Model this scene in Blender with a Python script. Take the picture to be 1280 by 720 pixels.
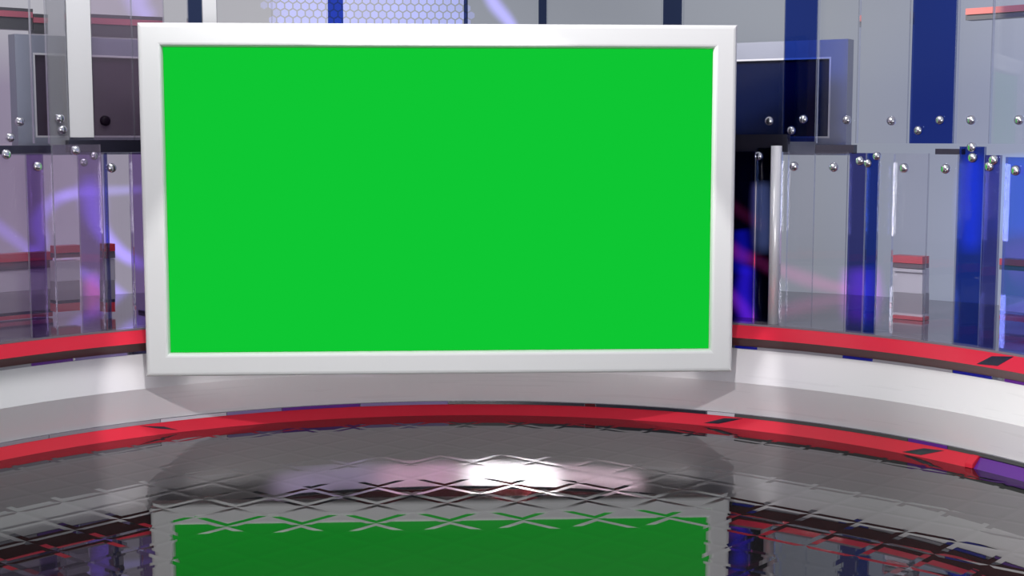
import bpy, bmesh, math, random
from mathutils import Vector, Matrix
random.seed(7)
for o in list(bpy.data.objects): bpy.data.objects.remove(o)
S = bpy.context.scene; COL = S.collection
PI = math.pi

# ------------------------------------------------------------------ camera, world, lights
F = 1778.0; CAMZ = 2.0; PITCH = math.atan((360 - 172) / F)
cd = bpy.data.cameras.new('camera'); cd.sensor_width = 36; cd.lens = F / 1280 * 36
cam = bpy.data.objects.new('camera', cd); COL.objects.link(cam)
cam.location = (0, 0, CAMZ); cam.rotation_euler = (PI / 2 - PITCH, 0, 0); S.camera = cam
S.view_settings.view_transform = 'Standard'; S.view_settings.look = 'None'
S.view_settings.gamma = 1; S.view_settings.use_curve_mapping = False
S.view_settings.exposure = 0.0
S.cycles.sample_clamp_indirect = 0
w = bpy.data.worlds.new('studio'); S.world = w; w.use_nodes = True
w.node_tree.nodes['Background'].inputs[0].default_value = (.40, .40, .45, 1)
w.node_tree.nodes['Background'].inputs[1].default_value = 1.05

CX, CY = -0.27, 6.51            # centre of the round stage
def light(name, kind, loc, aim, power, color, **kw):
    l = bpy.data.lights.new(name, kind); l.energy = power; l.color = color
    for k, v in kw.items(): setattr(l, k, v)
    o = bpy.data.objects.new(name, l); COL.objects.link(o); o.location = loc
    o.rotation_euler = (Vector(aim) - Vector(loc)).to_track_quat('-Z', 'Y').to_euler()
    return o
# ------------------------------------------------------------------ camera maths used to read positions
def ray(x, y):
    a, b = (x - 640) / F, (360 - y) / F
    return Vector((a, math.cos(PITCH) + b * math.sin(PITCH), b * math.cos(PITCH) - math.sin(PITCH)))
def on_cyl(x, y, r):
    d = ray(x, y); ox, oy = -CX, -CY
    A = d.x**2 + d.y**2; B = ox * d.x + oy * d.y; Cc = ox**2 + oy**2 - r * r
    t = (-B + math.sqrt(B * B - A * Cc)) / A
    return Vector((d.x * t, d.y * t, CAMZ + d.z * t))
def ang(p): return math.atan2(p.y - CY, p.x - CX)
def polar(r, a, z): return Vector((CX + r * math.cos(a), CY + r * math.sin(a), z))

light('key_softbox', 'AREA', (-13.0, 0.0, 8.5), (0.8, 9.5, .8), 4300, (1, .96, .97), shape='RECTANGLE', size=2.2, size_y=2.2)
light('low_fill', 'AREA', (-.3, -5.0, 1.0), (-.3, 10, .4), 330, (1, .98, .98), shape='RECTANGLE', size=4.0, size_y=1.2)  # added fill behind the camera, lifts the lower riser band
light('top_strip', 'AREA', (-1.6, 7.7, 4.5), (-1.4, 9.35, 2.7), 85, (1, 1, 1), shape='RECTANGLE', size=2.4, size_y=.5)
SP = Vector((-.27, 3.6, 5.2)); ea = (on_cyl(131, 470, 3.69) - SP).normalized(); eb = (on_cyl(974, 462, 3.69) - SP).normalized()
light('front_spot', 'SPOT', SP, SP + ea + eb, 820, (1, .98, .98), spot_size=ea.angle(eb), spot_blend=0, shadow_soft_size=.06)
for xa_, xb_, pw, colr in ((-2.0, -.9, .55, (.74, .6, 1)), (-.95, -.35, .6, (1, .6, .85)), (-.32, .30, 3.4, (1, .96, 1)), (.28, 1.35, 1.0, (1, .74, .86))):
    sx_ = (xa_ + xb_) / 2; ay_ = math.asin((sx_ - CX) / 3.5)
    light('riser_wash', 'AREA', (sx_, max(CY + 3.15 * math.cos(ay_), 9.56 + .05 * sx_), .60), (CX + 3.69 * math.sin(ay_), CY + 3.69 * math.cos(ay_), .47), pw, colr, shape='RECTANGLE', size=xb_ - xa_, size_y=.02, spread=math.radians(34))
light('fascia_wash', 'AREA', (-.46, 9.62, .38), (-.50, 10.25, .20), 1.4, (1, .97, .97), shape='RECTANGLE', size=3.4, size_y=.04)  # added unseen strip under the screen, brightens the lower band

# ------------------------------------------------------------------ materials
def mat(name, color=(.8, .8, .8), rough=.4, metal=0, ior=1.5, coat=0, spec=None):
    m = bpy.data.materials.new(name); m.use_nodes = True
    b = m.node_tree.nodes['Principled BSDF']
    b.inputs['Base Color'].default_value = (*color, 1); b.inputs['Roughness'].default_value = rough
    b.inputs['Metallic'].default_value = metal; b.inputs['IOR'].default_value = ior
    b.inputs['Coat Weight'].default_value = coat; b.inputs['Coat Roughness'].default_value = .03
    # faint procedural wear so no surface is perfectly uniform
    nt = m.node_tree; n = nt.nodes.new('ShaderNodeTexNoise'); n.inputs['Scale'].default_value = 9
    r = nt.nodes.new('ShaderNodeMapRange'); r.inputs[3].default_value = max(0, rough - .02); r.inputs[4].default_value = rough + .02
    nt.links.new(n.outputs['Fac'], r.inputs[0]); nt.links.new(r.outputs[0], b.inputs['Roughness'])
    return m
def glass(name, tint, refl=.08, body=None, bodyfac=0.0):
    """clear slab: straight transmission, fresnel mirror, optional milky body"""
    m = bpy.data.materials.new(name); m.use_nodes = True; nt = m.node_tree; nt.nodes.clear()
    out = nt.nodes.new('ShaderNodeOutputMaterial')
    tr = nt.nodes.new('ShaderNodeBsdfTransparent'); tr.inputs[0].default_value = (*[math.sqrt(c) for c in tint], 1)
    gl = nt.nodes.new('ShaderNodeBsdfGlossy'); gl.inputs[0].default_value = (.9, .9, .95, 1); gl.inputs['Roughness'].default_value = .01
    lw = nt.nodes.new('ShaderNodeFresnel'); lw.inputs[0].default_value = 1.45
    mr = nt.nodes.new('ShaderNodeMath'); mr.operation = 'MULTIPLY_ADD'; mr.inputs[1].default_value = .45; mr.inputs[2].default_value = refl; mr.use_clamp = True
    nt.links.new(lw.outputs[0], mr.inputs[0])
    mx = nt.nodes.new('ShaderNodeMixShader'); nt.links.new(mr.outputs[0], mx.inputs[0])
    src = tr
    if bodyfac:
        df = nt.nodes.new('ShaderNodeBsdfDiffuse'); df.inputs[0].default_value = (*body, 1)
        m2 = nt.nodes.new('ShaderNodeMixShader'); m2.inputs[0].default_value = bodyfac
        nt.links.new(tr.outputs[0], m2.inputs[1]); nt.links.new(df.outputs[0], m2.inputs[2]); src = m2
    nt.links.new(src.outputs[0], mx.inputs[1]); nt.links.new(gl.outputs[0], mx.inputs[2])
    nt.links.new(mx.outputs[0], out.inputs[0])
    return m
def emit(name, color, strength=1):
    m = bpy.data.materials.new(name); m.use_nodes = True; nt = m.node_tree; nt.nodes.clear()
    out = nt.nodes.new('ShaderNodeOutputMaterial'); e = nt.nodes.new('ShaderNodeEmission')
    e.inputs[0].default_value = (*color, 1); e.inputs[1].default_value = strength
    nt.links.new(e.outputs[0], out.inputs[0]); return m

M = {}
M['floor'] = mat('black_mirror_tile', (.014, .013, .014), .012, 0, 1.78)
M['white'] = mat('white_gloss', (.84, .81, .83), .28, 0, 1.45, .12)
M['frame'] = mat('white_frame', (.70, .71, .70), .42, 0, 1.4, .05)
M['red'] = mat('red_gloss', (.72, .020, .048), .38, 0, 1.4)
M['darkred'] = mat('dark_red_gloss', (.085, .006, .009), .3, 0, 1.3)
M['chrome'] = mat('chrome', (.75, .75, .78), .06, 1)
M['blackstud'] = mat('black_stud', (.006, .002, .008), .5, 0, 1.2)
M['steel'] = mat('brushed_steel', (.9, .9, .92), .3, .25)
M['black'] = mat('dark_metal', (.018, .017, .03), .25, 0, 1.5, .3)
M['casing'] = mat('grey_casing', (.26, .28, .34), .3, 0, 1.5)
M['monitor'] = mat('dark_screen', (.003, .008, .045), .08, 0, 1.5)
M['monitor_warm'] = mat('dark_screen_plum', (.05, .032, .055), .1, 0, 1.5)
M['deck'] = mat('deck_gloss', (.19, .17, .20), .08, 0, 1.5)
M['back'] = mat('dark_back', (.02, .02, .025), .4)
M['clear'] = glass('clear_glass', (.95, .95, .97), .0, (.75, .75, .8), .006)
M['mauve'] = glass('mauve_glass', (.80, .74, .84), .0, (.6, .5, .62), .07)
M['blue'] = glass('blue_glass', (.03, .075, .42), .0)
M['sky'] = glass('sky_blue_glass', (.22, .27, .85), .0)
M['navy'] = glass('navy_glass', (.045, .07, .17), .0)
M['indigo'] = glass('indigo_glass', (.09, .10, .36), .0)
M['purple'] = glass('purple_glass', (.40, .29, .56), .0)
M['grey'] = glass('grey_glass', (.62, .62, .66), .02, (.4, .4, .42), .3)
M['trim_glass'] = glass('trim_glass', (.35, .35, .45), .35)
M['pale'] = mat('pale_panel', (.66, .66, .67), .35)
M['edge'] = glass('glass_edge', (.55, .57, .6), .05, (.6, .62, .66), .3)
M['red_rear'] = mat('red_satin_rear', (.60, .10, .13), .35)
M['slate'] = mat('slate_gloss', (.16, .15, .18), .3)
M['greyband'] = mat('grey_band', (.34, .32, .36), .35)
M['whiteband'] = mat('white_band', (.62, .60, .66), .3)
M['beamred'] = mat('beam_red', (.50, .12, .16), .4)
M['beamdark'] = mat('beam_dark', (.08, .08, .08), .4)
M['beamred2'] = mat('beam_coral', (.75, .18, .14), .4)
M['blue_gloss'] = mat('blue_gloss', (.01, .012, .30), .15)
M['violet_gloss'] = mat('violet_gloss', (.13, .025, .28), .15)
M['mauve_gloss'] = mat('mauve_gloss', (.26, .20, .42), .15)
M['green'] = emit('green_screen', (.0045, .565, .033), 1)

# video wall: soft lavender picture, warmer at left, bluer at right
m = bpy.data.materials.new('video_picture'); m.use_nodes = True; nt = m.node_tree; nt.nodes.clear(); M['video'] = m
out = nt.nodes.new('ShaderNodeOutputMaterial'); e = nt.nodes.new('ShaderNodeEmission'); nt.links.new(e.outputs[0], out.inputs[0])
geo = nt.nodes.new('ShaderNodeTexCoord'); sp = nt.nodes.new('ShaderNodeSeparateXYZ'); nt.links.new(geo.outputs['Object'], sp.inputs[0])
rx = nt.nodes.new('ShaderNodeMapRange'); rx.inputs[1].default_value = -5; rx.inputs[2].default_value = 5
nt.links.new(sp.outputs[0], rx.inputs[0])
cr = nt.nodes.new('ShaderNodeValToRGB'); nt.links.new(rx.outputs[0], cr.inputs[0])
E_ = cr.color_ramp.elements
E_[0].position = .05; E_[0].color = (.30, .24, .35, 1); E_[1].position = .98; E_[1].color = (.30, .34, .52, 1)
for p_, c_ in ((.3, (.30, .30, .33)), (.55, (.26, .28, .32)), (.75, (.28, .30, .35))):
    q = E_.new(p_); q.color = (*c_, 1)
ns = nt.nodes.new('ShaderNodeTexNoise'); ns.inputs['Scale'].default_value = .55; ns.inputs['Detail'].default_value = 1
nt.links.new(geo.outputs['Object'], ns.inputs['Vector'])
nr = nt.nodes.new('ShaderNodeMapRange'); nr.inputs[1].default_value = .3; nr.inputs[2].default_value = .7; nr.inputs[3].default_value = .88; nr.inputs[4].default_value = 1.12
cu = nt.nodes.new('ShaderNodeValToRGB'); nt.links.new(rx.outputs[0], cu.inputs[0]); U_ = cu.color_ramp.elements
U_[0].position = .1; U_[0].color = (.47, .46, .50, 1); U_[1].position = .98; U_[1].color = (.33, .36, .50, 1)
for p_, c_ in ((.36, (.44, .44, .46)), (.46, (.28, .30, .34)), (.75, (.30, .32, .36))):
    q = U_.new(p_); q.color = (*c_, 1)
zr = nt.nodes.new('ShaderNodeMapRange'); zr.inputs[1].default_value = 2.4; zr.inputs[2].default_value = 2.95; nt.links.new(sp.outputs[2], zr.inputs[0])
mxr = nt.nodes.new('ShaderNodeMixRGB'); nt.links.new(zr.outputs[0], mxr.inputs[0]); nt.links.new(cr.outputs[0], mxr.inputs[1]); nt.links.new(cu.outputs[0], mxr.inputs[2])
nt.links.new(ns.outputs['Fac'], nr.inputs[0]); nt.links.new(mxr.outputs[0], e.inputs[0]); nt.links.new(nr.outputs[0], e.inputs[1])

# additive light picture (graphics shown on the displays)
def glow(name, color, strength):
    m = bpy.data.materials.new(name); m.use_nodes = True; nt = m.node_tree; nt.nodes.clear()
    out = nt.nodes.new('ShaderNodeOutputMaterial'); e = nt.nodes.new('ShaderNodeEmission'); e.inputs[0].default_value = (*color, 1)
    at = nt.nodes.new('ShaderNodeAttribute'); at.attribute_name = 'fade'
    mu = nt.nodes.new('ShaderNodeMath'); mu.operation = 'MULTIPLY'; mu.inputs[1].default_value = strength
    nt.links.new(at.outputs['Fac'], mu.inputs[0]); nt.links.new(mu.outputs[0], e.inputs[1])
    tr = nt.nodes.new('ShaderNodeBsdfTransparent'); ad = nt.nodes.new('ShaderNodeAddShader')
    nt.links.new(e.outputs[0], ad.inputs[0]); nt.links.new(tr.outputs[0], ad.inputs[1]); nt.links.new(ad.outputs[0], out.inputs[0])
    return m

# ------------------------------------------------------------------ object helpers
def tag(o, label=None, cat=None, group=None, kind=None):
    if label: o['label'] = label
    if cat: o['category'] = cat
    if group: o['group'] = group
    if kind: o['kind'] = kind
    return o
def link(name, bm, mats, parent=None, smooth=False, bevel=0):
    bmesh.ops.recalc_face_normals(bm, faces=bm.faces)
    me = bpy.data.meshes.new(name); bm.to_mesh(me); bm.free()
    if not isinstance(mats, (list, tuple)): mats = [mats]
    for k in mats: me.materials.append(k)
    if smooth:
        for f in me.polygons: f.use_smooth = True
    o = bpy.data.objects.new(name, me); COL.objects.link(o)
    if bevel:
        b = o.modifiers.new('bevel', 'BEVEL'); b.width = bevel; b.segments = 2; b.limit_method = 'ANGLE'
    if parent:
        o.parent = parent; o.matrix_parent_inverse = Matrix.Translation(parent.location).inverted() if parent.type == 'EMPTY' and parent.rotation_euler.z == 0 else parent.matrix_basis.inverted()
    return o
def empty(name, loc, label, cat, group=None):
    o = bpy.data.objects.new(name, None); COL.objects.link(o); o.location = loc
    return tag(o, label, cat, group)
def sweep(bm, prof, a0, a1, n=96):
    """closed (r, z) outline swept round the stage centre"""
    rings = []
    for i in range(n + 1):
        a = a0 + (a1 - a0) * i / n
        rings.append([bm.verts.new(polar(r, a, z)) for r, z in prof])
    k = len(prof)
    for i in range(n):
        for j in range(k):
            bm.faces.new((rings[i][j], rings[i][(j + 1) % k], rings[i + 1][(j + 1) % k], rings[i + 1][j]))
    bm.faces.new(rings[0]); bm.faces.new(rings[-1][::-1])
def arc(name, prof, a0, a1, m, parent=None, n=220):
    bm = bmesh.new(); sweep(bm, prof, a0, a1, n); o = link(name, bm, m, parent, smooth=True)
    o.data.set_sharp_from_angle(angle=math.radians(12)); return o
def hexa(bm, c, ex, ey, ez, mi=0, side=None):
    """box from centre and three half-axis vectors"""
    v = [bm.verts.new(c + sx * ex + sy * ey + sz * ez) for sx in (-1, 1) for sy in (-1, 1) for sz in (-1, 1)]
    for k, q in enumerate(((0, 1, 3, 2), (4, 6, 7, 5), (0, 4, 5, 1), (2, 3, 7, 6), (0, 2, 6, 4), (1, 5, 7, 3))):
        f = bm.faces.new([v[i] for i in q]); f.material_index = mi
        if side is not None and k in (0, 1, 4, 5): f.material_index = side

A0, A1 = math.radians(-28), math.radians(208)

# ------------------------------------------------------------------ floor
bm = bmesh.new()
ux, uy = Vector((.3725, .0300, 0)), Vector((-.0300, .3725, 0)); ux *= .385 / ux.length; uy *= .385 / uy.length
org = Vector((-.709, 7.249, 0))
e1, e2 = (ux + uy) / 2, (uy - ux) / 2          # edges of one tile
W = .036; ft = W / e1.length; dz = -W * math.tan(math.radians(.95))
for i in range(-32, 33):
    for j in range(-32, 33):
        o_ = org + e1 * i + e2 * j; c_ = o_ + (e1 + e2) / 2
        if (c_.x - CX)**2 + (c_.y - CY)**2 > 4.0**2: continue
        low = [o_, o_ + e1, o_ + e1 + e2, o_ + e2]
        up = [o_ + e1 * ft + e2 * ft, o_ + e1 * (1 - ft) + e2 * ft, o_ + e1 * (1 - ft) + e2 * (1 - ft), o_ + e1 * ft + e2 * (1 - ft)]
        L = [bm.verts.new(p + Vector((0, 0, dz))) for p in low]; U = [bm.verts.new(p) for p in up]
        bm.faces.new(U)
        for k in range(4): bm.faces.new((L[k], L[(k + 1) % 4], U[(k + 1) % 4], U[k]))
for q in range(1):
    vs = [bm.verts.new((x, y, -.02)) for x, y in ((-14, -5), (14, -5), (14, 16), (-14, 16))]; bm.faces.new(vs)
me_floor = link('floor', bm, M['floor']); tag(me_floor, kind='structure')
for f in me_floor.data.polygons:
    if f.normal.z < 0: f.flip()

# ------------------------------------------------------------------ round stage edge
t = empty('floor_ring', (CX, CY + 3.68, 0), 'low red gloss ring where the mirror floor meets the white riser', 'stage trim')
AE = ang(on_cyl(1216, 578, 3.66))
arc('red_trim', [(3.642, 0), (3.705, .068), (3.80, .068), (3.80, 0)], AE, A1, M['red'], t)
arc('purple_trim', [(3.650, 0), (3.707, .062), (3.80, .062), (3.80, 0)], A0, AE - .004, M['violet_gloss'], t, n=24)
bm = bmesh.new(); sweep(bm, [(3.636, 0), (3.640, .030), (3.695, .072), (3.80, .072), (3.80, 0)], AE - .004, AE + .012, 3); link('red_end_cap', bm, M['red'], t, bevel=.006)
def reflection_patch(pts, ra, za, rb, zb, t, name='dark_inset', m='black'):
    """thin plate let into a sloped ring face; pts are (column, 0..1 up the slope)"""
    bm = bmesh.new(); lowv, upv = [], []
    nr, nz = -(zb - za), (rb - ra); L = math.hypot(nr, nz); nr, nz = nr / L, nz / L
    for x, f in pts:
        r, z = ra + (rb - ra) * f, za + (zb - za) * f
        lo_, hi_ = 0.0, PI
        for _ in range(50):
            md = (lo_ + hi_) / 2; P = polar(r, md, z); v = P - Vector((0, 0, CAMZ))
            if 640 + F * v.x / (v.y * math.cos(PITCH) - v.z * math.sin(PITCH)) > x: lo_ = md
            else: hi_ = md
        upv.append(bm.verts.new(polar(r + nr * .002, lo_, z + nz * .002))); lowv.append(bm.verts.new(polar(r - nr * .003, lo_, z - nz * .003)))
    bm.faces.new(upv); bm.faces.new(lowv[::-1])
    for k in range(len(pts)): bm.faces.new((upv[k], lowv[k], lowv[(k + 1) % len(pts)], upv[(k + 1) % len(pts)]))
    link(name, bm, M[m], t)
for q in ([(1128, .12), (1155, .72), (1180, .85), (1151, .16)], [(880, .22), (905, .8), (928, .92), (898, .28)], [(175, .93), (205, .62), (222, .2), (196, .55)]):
    reflection_patch(q, 3.642, 0, 3.705, .068, t)  # dark reflections on the red face, put in as thin plates
arc('glass_strip', [(3.708, .0685), (3.708, .091), (3.80, .091), (3.80, .0685)], A0, A1, M['trim_glass'], t)
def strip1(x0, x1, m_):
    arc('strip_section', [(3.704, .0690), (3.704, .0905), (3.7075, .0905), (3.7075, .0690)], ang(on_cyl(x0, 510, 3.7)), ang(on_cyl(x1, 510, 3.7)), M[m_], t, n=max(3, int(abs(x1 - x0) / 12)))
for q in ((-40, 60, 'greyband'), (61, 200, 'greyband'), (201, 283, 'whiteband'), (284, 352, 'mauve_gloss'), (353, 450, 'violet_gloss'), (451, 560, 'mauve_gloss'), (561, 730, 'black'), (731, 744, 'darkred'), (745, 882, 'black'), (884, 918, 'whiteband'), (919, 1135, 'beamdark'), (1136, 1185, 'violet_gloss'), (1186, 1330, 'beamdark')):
    strip1(*q)  # reflections in the glass strip put in as coloured sections
t = empty('stage_riser', (CX, CY + 3.8, .09), 'curved white gloss riser folded into an upper and a lower band', 'riser')
arc('lower_band', [(3.725, .092), (3.642, .325), (3.90, .325), (3.90, .092)], A0, A1, M['white'], t)
arc('upper_band', [(3.642, .325), (3.742, .546), (3.90, .546), (3.90, .325)], A0, A1, M['white'], t)
t = empty('ledge_ring', (CX, CY + 3.7, .546), 'red ring ledge on top of the white riser under the glass panels', 'stage trim')
arc('glass_strip', [(3.738, .547), (3.738, .567), (3.89, .567), (3.89, .547)], A0, A1, M['trim_glass'], t)
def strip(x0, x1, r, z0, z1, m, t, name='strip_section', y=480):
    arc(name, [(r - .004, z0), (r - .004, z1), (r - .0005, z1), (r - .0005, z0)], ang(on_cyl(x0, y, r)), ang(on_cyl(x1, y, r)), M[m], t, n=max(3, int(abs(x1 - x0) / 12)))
for q in ([(1221, .1), (1240, .75), (1267, .95), (1247, .2)],): reflection_patch(q, 3.640, .6345, 3.748, .708, t)
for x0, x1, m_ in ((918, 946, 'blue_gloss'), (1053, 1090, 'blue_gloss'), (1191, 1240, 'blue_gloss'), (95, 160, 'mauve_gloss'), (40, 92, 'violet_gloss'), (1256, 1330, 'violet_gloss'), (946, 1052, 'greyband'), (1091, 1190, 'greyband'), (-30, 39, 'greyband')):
    strip(x0, x1, 3.738, .5475, .5665, m_, t)  # panel colours mirrored in this strip, put in as coloured sections
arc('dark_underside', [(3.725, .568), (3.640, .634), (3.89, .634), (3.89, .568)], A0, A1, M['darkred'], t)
arc('red_face', [(3.640, .6345), (3.748, .708), (3.89, .708), (3.89, .6345)], A0, A1, M['red'], t)
o = arc('rear_deck', [(3.75, .7085), (3.75, .722), (5.9, .722), (5.9, .7085)], A0, A1, M['deck'])
tag(o, 'grey glossy deck behind the red ledge that carries the glass panels', 'deck')

# ------------------------------------------------------------------ video wall with graphics
vw = empty('video_wall', (CX, CY + 6, 0), 'tall curved pale lavender video wall behind all glass panels', 'video wall')
arc('picture', [(5.95, .0), (5.95, 5.2), (6.05, 5.2), (6.05, 0)], A0, A1, M['video'], vw)

def hex_graphic(name, x0, x1, y0, y1, color, strength, thr, seed, solid=.84):
    bm = bmesh.new(); lay = bm.loops.layers.float_color.new('fade'); s = .040; r = 5.94
    from mathutils import noise
    pa, pb = on_cyl(x0, y1, r), on_cyl(x1, y0, r); a0, a1 = ang(pa), ang(pb); z0, z1 = pa.z, pb.z
    nx = int(abs(a0 - a1) * r / (s * math.sqrt(3))) + 1; nz = int((z1 - z0) / (s * 1.5)) + 1
    for i in range(nx):
        for j in range(nz):
            u = (i + .5 * (j % 2)) * s * math.sqrt(3); z = z0 + j * s * 1.5
            v = noise.noise(Vector((u * 1.3 + seed, z * 1.3, seed))) + .35
            ex = 1 - ((i / nx - .52) / .42)**2 - (max(0, j / nz - .62) / .3)**2
            v = v * .55 + ex * .8 - .12
            if v < thr: continue
            vs = []
            for k in range(6):
                th = PI / 3 * k + PI / 6
                vs.append(bm.verts.new(polar(r, a0 - (u + s * solid * math.cos(th)) / r, z + s * solid * math.sin(th))))
            f = bm.faces.new(vs); fd = min(1, (v - thr) * 3 + .35) * random.uniform(.8, 1)
            for l in f.loops: l[lay] = (fd, fd, fd, 1)
    return link(name, bm, glow(name + '_light', color, strength), vw)
hex_graphic('hexagon_graphic', 300, 590, -60, 60, (.26, .30, 1.0), .62, .22, 3.1)
def streak(name, pts, r, color, strength, parent, n=40):
    """soft ribbon of light in the picture: pts are (x, y, half width px)"""
    bm = bmesh.new(); lay = bm.loops.layers.float_color.new('fade')
    P = []
    for i in range(n + 1):
        u = i / n * (len(pts) - 1); k = min(int(u), len(pts) - 2); f = u - k
        def g(c):
            p0, p1, p2, p3 = (pts[max(k - 1, 0)][c], pts[k][c], pts[k + 1][c], pts[min(k + 2, len(pts) - 1)][c])
            return .5 * (2 * p1 + (p2 - p0) * f + (2 * p0 - 5 * p1 + 4 * p2 - p3) * f * f + (3 * p1 - p0 - 3 * p2 + p3) * f**3)
        P.append((g(0), g(1), g(2)))
    rows = []
    for i, (x, y, hw) in enumerate(P):
        q = P[min(i + 1, n)]; o = P[max(i - 1, 0)]; dx, dy = q[0] - o[0], q[1] - o[1]; L = math.hypot(dx, dy) or 1
        nx, ny = -dy / L, dx / L; end = min(1, min(i, n - i) / (n * .18))
        row = []
        for k in range(-6, 7):
            s_ = k / 6; row.append((bm.verts.new(on_cyl(x + nx * hw * s_, y + ny * hw * s_, r)), (math.cos(s_ * PI) * .5 + .5) * end))
        rows.append(row)
    for a, b in zip(rows, rows[1:]):
        for k in range(12):
            q = (a[k], a[k + 1], b[k + 1], b[k]); f = bm.faces.new([v for v, _ in q])
            for l, (_, fd) in zip(f.loops, q): l[lay] = (fd, fd, fd, 1)
    return link(name, bm, glow(name + '_light', color, strength), parent)
V1, V2, RD, MG = (.26, .16, 1.0), (.35, .30, 1.0), (1.0, .06, .12), (1.0, .08, .5)
R_ = 5.93
streak('light_swirl', [(-30, 265, 16), (0, 285, 14), (40, 315, 12), (75, 335, 10)], R_, V1, .35, vw)
streak('light_swirl', [(120, 232, 14), (70, 250, 14), (48, 275, 16), (52, 305, 14), (30, 320, 10)], R_ - .004, V1, .5, vw)
streak('light_swirl', [(60, 248, 9), (110, 240, 12), (150, 238, 10), (190, 236, 8)], R_ - .008, V2, .35, vw)
streak('light_swirl', [(112, 215, 20), (116, 255, 24), (124, 285, 18), (150, 315, 14), (185, 335, 12)], R_ - .012, V1, .9, vw)
streak('light_swirl', [(75, 325, 12), (100, 340, 12), (130, 355, 14), (165, 380, 12), (190, 405, 12)], R_ - .016, V1, .6, vw)
streak('light_swirl', [(112, 340, 16), (120, 375, 20), (132, 400, 20), (134, 428, 20)], R_ - .020, MG, .9, vw)
streak('light_swirl', [(-20, 390, 12), (20, 392, 12), (60, 402, 9)], R_ - .024, V1, .4, vw)
streak('light_swirl', [(160, -30, 22), (170, -5, 26), (176, 12, 22), (190, 30, 22)], R_ - .004, V2, .5, vw)
streak('light_swirl', [(600, -40, 10), (615, 0, 14), (638, 30, 12), (660, 70, 8)], R_ - .012, V2, .8, vw)
streak('light_swirl', [(960, 330, 10), (1000, 346, 16), (1040, 358, 14), (1090, 366, 10)], R_ - .016, MG, .16, vw)
streak('light_swirl', [(1216, 190, 20), (1215, 250, 26), (1213, 320, 22)], R_ - .020, (.02, .12, 1.0), 1.0, vw)  # blue glow added behind the blue panel to brighten it
streak('light_swirl', [(1270, 190, 70), (1274, 240, 80), (1278, 300, 60)], R_ - .024, (.05, .25, 1.0), .35, vw)  # broad glow added to brighten the light blue panel
streak('light_swirl', [(1075, 330, 30), (1078, 380, 34), (1080, 420, 34)], R_ - .028, (.6, .04, 1.0), 1.0, vw)
streak('light_swirl', [(1255, 325, 40), (1280, 322, 50), (1330, 320, 40)], R_ - .032, MG, .22, vw)

# ------------------------------------------------------------------ glass panels
def slab(name, x0, x1, r, ztop, zbot, m, label, cat='glass panel', studs=(), th=.022, group=None, sr=.031, pane='pane', yref=200, studm='chrome'):
    p0, p1 = on_cyl(x0, yref, r), on_cyl(x1, yref, r); p0.z = p1.z = 0
    c = (p0 + p1) / 2; ex = (p1 - p0) / 2; d = ex.normalized(); nrm = Vector((-d.y, d.x, 0))   # pointing away from the stage centre
    if (c - Vector((CX, CY, 0))).dot(nrm) < 0: nrm = -nrm
    t = empty(name, (c.x, c.y, zbot), label, cat, group)
    bm = bmesh.new(); hexa(bm, c + nrm * th / 2 + Vector((0, 0, (ztop + zbot) / 2)), ex, nrm * th / 2, Vector((0, 0, (ztop - zbot) / 2)), 0, 1)
    link(pane, bm, [M[m], M['edge']], t)
    for sx, sy in studs:
        dr = ray(sx, sy); tt = (c.dot(nrm)) / (dr.dot(nrm)); q = dr * tt; q = Vector((q.x, q.y, CAMZ + q.z))
        bm = bmesh.new(); ns_ = 20; rings = []
        for rr, hh in ((0, .030), (sr * .6, .029), (sr * .86, .024), (sr, .012), (sr, -.0)):
            if rr == 0: rings.append([bm.verts.new(q - nrm * hh)]); continue
            rings.append([bm.verts.new(q - nrm * hh + d * rr * math.cos(2 * PI * k / ns_) + Vector((0, 0, rr * math.sin(2 * PI * k / ns_)))) for k in range(ns_)])
        for k in range(ns_): bm.faces.new((rings[0][0], rings[1][k], rings[1][(k + 1) % ns_]))
        for a, b in zip(rings[1:], rings[2:]):
            for k in range(ns_): bm.faces.new((a[k], a[(k + 1) % ns_], b[(k + 1) % ns_], b[k]))
        bm.faces.new(rings[-1])
        link('stud', bm, M[studm], t, smooth=True)
    return t
ZB = .723
lo = 'short glass panels standing on the red ledge'; up = 'tall glass panels of the rear row'
# lower row, right of the screen
slab('glass_panel', 872, 944, 3.83, 1.905, ZB, 'indigo', 'dark indigo short glass panel half hidden by the right edge of the big screen', studs=[], group=lo)
slab('glass_panel', 946, 966, 3.90, 1.93, ZB, 'navy', 'narrow near-black short glass panel just left of the bright steel post', studs=[(949, 195)], group=lo)
slab('glass_panel', 977, 1059, 3.79, 1.905, ZB, 'clear', 'wide clear short panel just right of the bright steel post', studs=[(993, 208), (1043, 209)], group=lo)
slab('glass_panel', 985, 1018, 3.97, 1.955, ZB, 'clear', 'clear glass panel peeking over the panel beside the steel post', group=lo)
slab('glass_panel', 1062, 1082, 3.82, 1.90, ZB, 'indigo', 'left one of the narrow indigo short panels between two wide clear ones', studs=[(1076, 201)], group=lo)
slab('glass_panel', 1084, 1098, 3.80, 1.90, ZB, 'blue', 'narrow blue short panel right of the narrow indigo one', studs=[(1086, 204), (1097, 195)], group=lo, sr=.028)
slab('glass_panel', 1098, 1160, 3.95, 1.90, ZB, 'clear', 'clear short panel partly behind the two-stud clear one on the right', group=lo)
slab('glass_panel', 1117, 1197, 3.79, 1.895, ZB, 'clear', 'wide clear short panel with two studs before the blunt red rear band', studs=[(1131, 210), (1183, 211)], group=lo)
slab('glass_panel', 1199, 1230, 3.83, 1.945, ZB, 'blue', 'bright blue short panel with one stud above the other', studs=[(1216, 184), (1217, 197)], group=lo)
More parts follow.
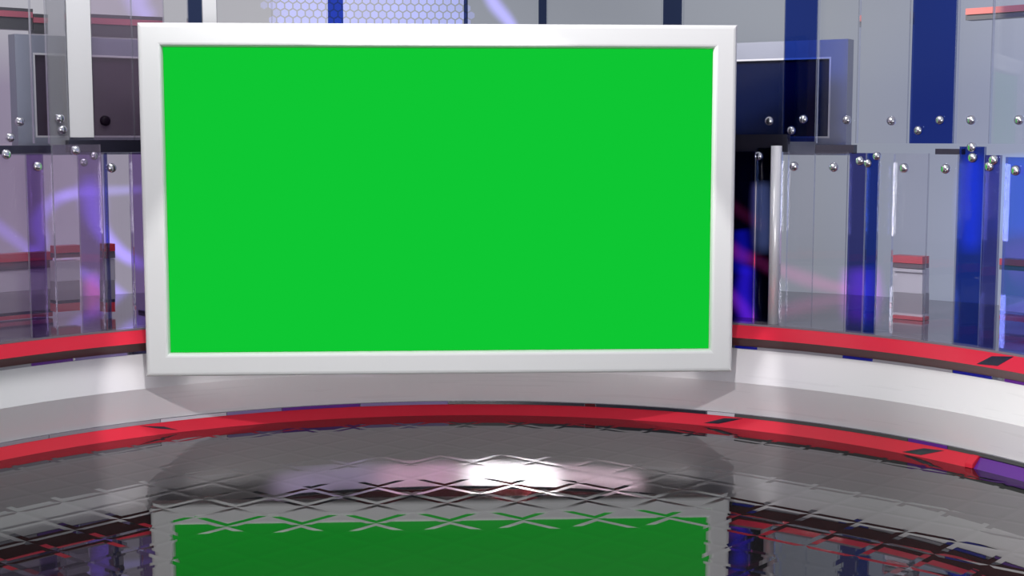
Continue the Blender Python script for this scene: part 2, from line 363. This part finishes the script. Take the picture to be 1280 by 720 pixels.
slab('glass_panel', 1231, 1250, 3.80, 1.895, ZB, 'indigo', 'narrow dark blue short panel with a pair of close studs', studs=[(1243, 200), (1238, 208)], group=lo)
slab('glass_panel', 1257, 1345, 3.79, 1.885, ZB, 'sky', 'light blue short panel cut by the right edge of the view', studs=[(1271, 213)], group=lo)
# lower row, left of the screen
slab('glass_panel', -60, 66, 3.86, 1.900, ZB, 'mauve', 'wide mauve short panel at the left edge of the view', studs=[(7, 193)], group=lo)
slab('glass_panel', 33, 54, 3.765, 1.895, ZB, 'purple', 'narrow purple short panel nearest the left edge of the view', studs=[(46, 208)], group=lo)
slab('glass_panel', 66, 126, 3.78, 1.955, ZB, 'mauve', 'tallest mauve short panel on the left, right of the panel cut by the view edge', studs=[(94, 188)], group=lo)
slab('glass_panel', 98, 127, 3.86, 1.910, ZB, 'purple', 'purple short panel with a bright violet swirl and pink streak', studs=[(104, 203), (117, 195)], group=lo, sr=.028)
slab('glass_panel', 128, 165, 3.80, 1.900, ZB, 'clear', 'clear short panel between the purple swirl panel and the dark strip by the screen', studs=[(139, 210)], group=lo)
slab('glass_panel', 130, 134, 3.84, 1.900, ZB, 'indigo', 'very thin dark fin at the left side of the clear left panel', group=lo)
slab('glass_panel', 162, 215, 3.86, 1.900, ZB, 'purple', 'dark purple short panel beside the left edge of the big screen', group=lo)
# upper row
ZU, ZT = 1.962, 4.3
def upper(x0, x1, r, m, label, studs=(), zb=ZU, th=.022, pane='pane', nm='glass_panel', **kw):
    return slab(nm, x0, x1, r, ZT, zb, m, label, studs=studs, th=th, group=up, pane=pane, yref=90, **kw)
upper(-70, 40, 4.12, 'clear', 'clear tall panel at the left edge of the view with two studs', [(24, 152), (12, 172)])
upper(41, 59, 4.14, 'clear', 'narrow clear tall panel left of the grey tall panel', [])
upper(61, 84, 4.05, 'grey', 'grey smoky tall panel left of the opaque pale board', [(77, 162), (74, 148)], ZU - .01)
upper(85, 115, 4.08, 'pale', 'opaque pale grey tall board on the left', [], ZU + .04, pane='board')
upper(116, 166, 4.12, 'mauve', 'tall mauve panel with one black round stud', [(131, 151)], studm='blackstud', sr=.036)
upper(167, 206, 4.12, 'mauve', 'tall mauve panel rising behind the top left corner of the big screen', [])
upper(207, 236, 4.12, 'clear', 'clear tall panel between the violet glow and the dark plum strip above the screen')
upper(237, 254, 4.12, 'navy', 'dark plum tall strip above the left part of the screen')
upper(255, 272, 4.10, 'pale', 'opaque pale narrow tall board above the left part of the screen', pane='board')
upper(273, 341, 4.12, 'clear', 'clear tall panel with faint hexagons right of the narrow pale board')
upper(342, 410, 4.12, 'clear', 'clear tall panel left of the deep blue hexagon strip')
upper(411, 430, 4.12, 'blue', 'deep blue tall strip full of hexagons above the screen')
upper(431, 578, 4.12, 'clear', 'wide clear tall panel right of the deep blue hexagon strip')
upper(580, 585, 4.10, 'navy', 'thinnest navy tall strip above the middle of the screen')
upper(586, 671, 4.12, 'clear', 'clear tall panel between the two thin navy strips')
upper(673, 683, 4.10, 'navy', 'thin navy tall strip above the screen just right of its middle')
upper(684, 826, 4.12, 'clear', 'wide clear tall panel above the right part of the screen')
upper(828, 851, 4.10, 'navy', 'wider navy tall strip above the right part of the screen')
upper(853, 979, 4.12, 'clear', 'clear tall panel behind the top right corner of the screen', [(962, 151)])
upper(980, 1020, 4.07, 'blue', 'deep blue tall panel in front of the dark monitor', [(1005, 149), (990, 163)], ZU + .01)
upper(1022, 1071, 4.12, 'clear', 'clear tall panel in front of the right side of the monitor casing', [(1059, 150)])
upper(1073, 1135, 4.12, 'clear', 'clear tall panel between the monitor and the bright blue tall panel', [(1115, 151)])
upper(1139, 1193, 4.10, 'blue', 'bright blue tall panel right of the monitor', [(1176, 150), (1149, 163)])
upper(1196, 1238, 4.12, 'clear', 'clear tall panel just right of the bright blue one', [(1215, 150)])
upper(1239, 1350, 4.10, 'clear', 'clear tall panel cut by the right edge of the view', [(1275, 150)])

# steel post
def vbar(name, x0, x1, r, z0, z1, m, label, cat, depth=.06, yref=200):
    p0, p1 = on_cyl(x0, yref, r), on_cyl(x1, yref, r); p0.z = p1.z = 0
    c = (p0 + p1) / 2; R0 = (p1 - p0).length / 2
    bm = bmesh.new(); bmesh.ops.create_cone(bm, cap_ends=True, segments=32, radius1=R0, radius2=R0, depth=z1 - z0)
    bmesh.ops.translate(bm, verts=bm.verts, vec=(c.x, c.y, (z0 + z1) / 2))
    o = link(name, bm, M[m]); tag(o, label, cat)
    for f in o.data.polygons: f.use_smooth = abs(f.normal.z) < .5
    return o
vbar('steel_post', 964, 977, 3.84, .722, 1.945, 'steel', 'bright polished steel post between the dark panels and the wide clear one', 'post')

# ------------------------------------------------------------------ support rails
def seg(name, x0, x1, yt, yb, r, m, depth=.05, parent=None, yref=None):
    """block following the curve between two columns, from the heights seen there"""
    a0 = ang(on_cyl(x0, (yt + yb) / 2, r)); a1 = ang(on_cyl(x1, (yt + yb) / 2, r))
    xm = (x0 + x1) / 2
    zt, zb = on_cyl(xm, yt, r).z, on_cyl(xm, yb, r).z
    return arc(name, [(r, zb), (r, zt), (r + depth, zt), (r + depth, zb)], a0, a1, m, parent, n=max(2, int(abs(a0 - a1) * 40)))
tag(seg('support_rail', -60, 64, 182, 193, 4.0, M['black']), 'dark support rail under the tall panels at the left edge', 'rail')
tag(seg('support_rail', 86, 250, 175, 190, 3.99, M['black']), 'dark plum support rail disappearing behind the left side of the screen', 'rail')
tag(seg('support_rail', 850, 984, 168, 190, 3.99, M['black']), 'dark support rail coming out from behind the right side of the screen', 'rail')
tag(seg('support_rail', 1019, 1067, 181, 192, 3.98, M['black']), 'short dark support rail below the right corner of the monitor', 'rail')
tag(seg('support_rail', 1169, 1201, 186, 193, 3.97, M['black']), 'short black support rail below the bright blue tall panel', 'rail')

# ------------------------------------------------------------------ back of the big screen mirrored in the panels, built behind them
def mirrored_screen(name, xa, ya_t, xb, yb_t, rA, rB, yb, label, scr, fr=.12):
    pa, pb = on_cyl(xa, ya_t, rA), on_cyl(xb, yb_t, rB)
    zt = (pa.z + pb.z) / 2; zb = on_cyl(xa, yb, rA).z
    pa.z = pb.z = 0; c = (pa + pb) / 2; ex = (pb - pa) / 2; d = ex.normalized(); n = Vector((-d.y, d.x, 0))
    if n.y < 0: n = -n
    t = empty(name, (c.x, c.y, zb), label, 'monitor'); H = (zt - zb) / 2; mid = Vector((c.x, c.y, (zt + zb) / 2)); Wd = ex.length; up_ = Vector((0, 0, 1))
    bm = bmesh.new()
    hexa(bm, mid + up_ * (H - fr / 2), ex, n * .06, up_ * fr / 2)
    hexa(bm, mid - up_ * (H - fr / 2), ex, n * .06, up_ * fr / 2)
    for s in (-1, 1): hexa(bm, mid + d * s * (Wd - fr / 2), d * fr / 2, n * .06, up_ * (H - fr))
    link('casing', bm, M['casing'], t)
    bm = bmesh.new()
    for s in (-1, 1): hexa(bm, mid + up_ * s * (H - fr - .006) - n * .05, d * (Wd - fr), n * .012, up_ * .006); hexa(bm, mid + d * s * (Wd - fr - .006) - n * .05, d * .006, n * .012, up_ * (H - fr - .012))
    link('light_trim', bm, M['pale'], t)
    bm = bmesh.new(); hexa(bm, mid + n * .005, d * (Wd - fr - .012), n * .02, up_ * (H - fr - .012)); link('display', bm, M[scr], t)
    bm = bmesh.new(); zf = .722
    hexa(bm, Vector((c.x, c.y, (zf + zb) / 2)) + n * .03, d * .08, n * .04, up_ * (zb - zf) / 2)
    hexa(bm, Vector((c.x, c.y, zf + .01)) + n * .03, d * .12, n * .10, up_ * .01)
    link('stand', bm, M['black'], t)
mirrored_screen('monitor', 1064, 46, 740, 64, 4.45, 4.75, 194, 'dark monitor in grey casing behind the glass right of the big screen', 'monitor')
mirrored_screen('monitor', 14, 41, 350, 60, 4.45, 4.75, 194, 'plum dark monitor in grey casing behind the glass left of the big screen', 'monitor_warm')

# narrow display columns next to the screen
def column(x0, x1, r, zt, label, m):
    t = slab('display_column', x0, x1, r, zt, .723, m, label, 'display', th=.08, pane='display'); return t
dc = column(866, 966, 4.12, 1.94, 'dark display column with red and blue light streaks right of the screen', 'monitor')
r_ = 4.08
streak('light_streak', [(905, 250, 12), (930, 268, 12), (960, 285, 12)], r_, RD, .22, dc)
streak('light_streak', [(900, 300, 14), (925, 318, 14), (950, 328, 13), (970, 342, 12)], r_ - .004, (1, .05, .15), .9, dc)
streak('light_streak', [(926, 285, 16), (928, 310, 18), (925, 345, 18)], r_ - .008, (.05, .05, 1), .55, dc)
streak('light_streak', [(935, 330, 14), (930, 365, 18), (935, 410, 16)], r_ - .012, (.14, .05, 1), 1.1, dc)
streak('light_streak', [(905, 360, 12), (928, 385, 14), (945, 415, 12)], r_ - .016, MG, .8, dc)
streak('light_streak', [(952, 225, 16), (954, 265, 20), (954, 320, 16)], r_ - .020, (.9, .8, .9), .8, dc)

# ------------------------------------------------------------------ rings, riser and ceiling ring mirrored in the glass, built behind it
def mirrored_tier(x0, x1, r, rows, label, name='rear_tier', cat='set wall'):
    """rows: (part name, material, y top, y bottom, radial push)"""
    t = empty(name, tuple(polar(r, ang(on_cyl((x0 + x1) / 2, rows[-1][3], r)), .722)), label, cat)
    for nm, m_, yt, yb, push in rows: seg(nm, x0, x1, yt, yb, r + push, M[m_], .10, t)
    return t
mirrored_tier(-24, 66, 4.68, [('red_band', 'red_rear', 317, 327, 0), ('dark_band', 'slate', 327.2, 337, .01), ('white_band', 'whiteband', 337.2, 364, .02),
     ('grey_band', 'greyband', 364.2, 390, .02), ('dark_strip', 'monitor', 390.2, 394, .01), ('red_foot', 'red_rear', 394.2, 399, .0)],
     'banded red and white rear tier seen through the leftmost glass')
mirrored_tier(70, 100, 4.5, [('red_band', 'red_rear', 307, 316, 0), ('dark_band', 'slate', 316.2, 322, .01), ('white_band', 'whiteband', 326, 351, .02), ('grey_band', 'greyband', 351.2, 375, .02),
     ('dark_strip', 'monitor', 375.2, 379, .01), ('red_foot', 'red_rear', 379.2, 389, .0)], 'short banded rear tier seen between the two purple panels')
mirrored_tier(131, 144, 4.5, [('red_band', 'red', 305, 314, 0), ('dark_band', 'slate', 314.2, 323, .01), ('white_band', 'whiteband', 324, 350, .02), ('grey_band', 'greyband', 350.2, 374, .02),
     ('dark_strip', 'monitor', 374.2, 378, .01), ('red_foot', 'red', 378.2, 390, .0)], 'narrowest banded rear tier, seen through the slit left of the screen')
mirrored_tier(1116, 1153, 4.6, [('red_band', 'red_rear', 320, 329, 0), ('dark_band', 'slate', 329.2, 335, .01), ('white_strip', 'whiteband', 336, 340, .02), ('lilac_band', 'whiteband', 340.2, 366, .05),
     ('grey_band', 'greyband', 366.2, 392, .05), ('pale_strip', 'whiteband', 392.2, 395, .03), ('red_foot', 'red_rear', 395.2, 399.5, .0)], 'banded rear tier with a blunt red end seen through the right wide clear panel')
mirrored_tier(1249, 1330, 4.7, [('red_band', 'red_rear', 326, 334, 0), ('dark_band', 'slate', 334.2, 340, .01), ('blue_band', 'whiteband', 374, 392, .05), ('red_foot', 'red_rear', 398, 404, 0)],
     'rear tier seen behind the light blue panel at the right edge')
def beam(x0, x1, r, rows, label):  # stands in for the ceiling ring mirrored in the glass
    t = empty('overhead_beam', tuple(on_cyl((x0 + x1) / 2, rows[-1][3], r)), label, 'beam')
    for nm, m_, yt, yb, push in rows: seg(nm, x0, x1, yt, yb, r + push, M[m_], .10, t)  # ceiling ring mirrored in the glass, built as curved bands
beam(-60, 41, 4.9, [('upper_edge', 'beamdark', 8, 11.8, .01), ('red_band', 'beamred', 12, 19.5, 0), ('dark_band', 'beamdark', 20, 35, .02)], 'red and black overhead beam at the top left corner')
beam(42, 60, 4.9, [('upper_edge', 'beamdark', 17.5, 21.8, .01), ('red_band', 'beamred', 22, 28.5, 0), ('dark_band', 'beamdark', 29, 42, .02)], 'short piece of red overhead beam left of the grey smoky panel')
beam(115, 204, 4.9, [('upper_edge', 'beamdark', 19.5, 23.8, .01), ('red_band', 'beamred', 24, 31.5, 0), ('dark_band', 'beamdark', 32, 47, .02)], 'red and dark overhead beam ending behind the top left corner of the screen')
beam(1207, 1340, 4.9, [('red_band', 'beamred2', 6, 14, 0), ('dark_band', 'beamdark', 14.3, 21, .02)], 'coral red overhead beam at the top right corner')

# ------------------------------------------------------------------ the big screen
BL = Vector((-2.414, 9.276, 0)); BR = Vector((1.485, 9.481, 0))
d = (BR - BL).normalized(); n = Vector((d.y, -d.x, 0))       # towards the camera
def zat(P, y):
    b = (360 - y) / F
    # solve the height on a vertical line at ground distance P.y
    k = math.tan(math.atan(b) - PITCH); return CAMZ + P.y * k
ZBm = (zat(BL, 471) + zat(BR, 465)) / 2; ZTp = (zat(BL, 28) + zat(BR, 31)) / 2
Wd = (BR - BL).length; Hd = ZTp - ZBm; up_ = Vector((0, 0, 1)); c0 = (BL + BR) / 2 + up_ * (ZBm + ZTp) / 2
t = empty('studio_screen', ((BL + BR) / 2 + up_ * ZBm)[:], 'big floating screen glowing plain green inside a thick white frame', 'screen')
prof = [(0, -.09), (0, -.022), (.004, -.010), (.013, -.003), (.026, 0), (.128, .0), (.139, -.003), (.146, -.011), (.150, -.026), (.153, -.055)]
bm = bmesh.new(); rows = []
for u, dep in prof:
    rows.append([bm.verts.new(c0 + d * sx * (Wd / 2 - u) + up_ * sz * (Hd / 2 - u) + n * dep) for sx, sz in ((-1, -1), (1, -1), (1, 1), (-1, 1))])
for a, b in zip(rows, rows[1:]):
    for k in range(4): bm.faces.new((a[k], a[(k + 1) % 4], b[(k + 1) % 4], b[k]))
for k in range(4): bm.faces.new((rows[-1][k], rows[-1][(k + 1) % 4], rows[0][(k + 1) % 4], rows[0][k]))
link('frame', bm, M['frame'], t)
bm = bmesh.new(); hexa(bm, c0 - n * .06, d * (Wd / 2 - .155), n * .012, up_ * (Hd / 2 - .155)); link('green_display', bm, M['green'], t)
bm = bmesh.new(); hexa(bm, c0 - n * .12, d * (Wd / 2 - .03), n * .028, up_ * (Hd / 2 - .03)); link('back_cover', bm, M['back'], t, bevel=.01)
# bracket holding it from behind, standing on the deck
bm = bmesh.new(); pz = Vector((c0.x, c0.y, 0)) - n * .65 + up_ * 1.5
pd = Vector((c0.x, CY + 4.02, 0))
hexa(bm, Vector((c0.x, (c0.y + .15 + pd.y) / 2, 1.35)), Vector((.06, 0, 0)), Vector((0, (pd.y - c0.y - .15) / 2, 0)), up_ * .05)
hexa(bm, Vector((c0.x, pd.y, 1.06)), Vector((.05, 0, 0)), Vector((0, .04, 0)), up_ * .338)
link('bracket', bm, M['black'], t)
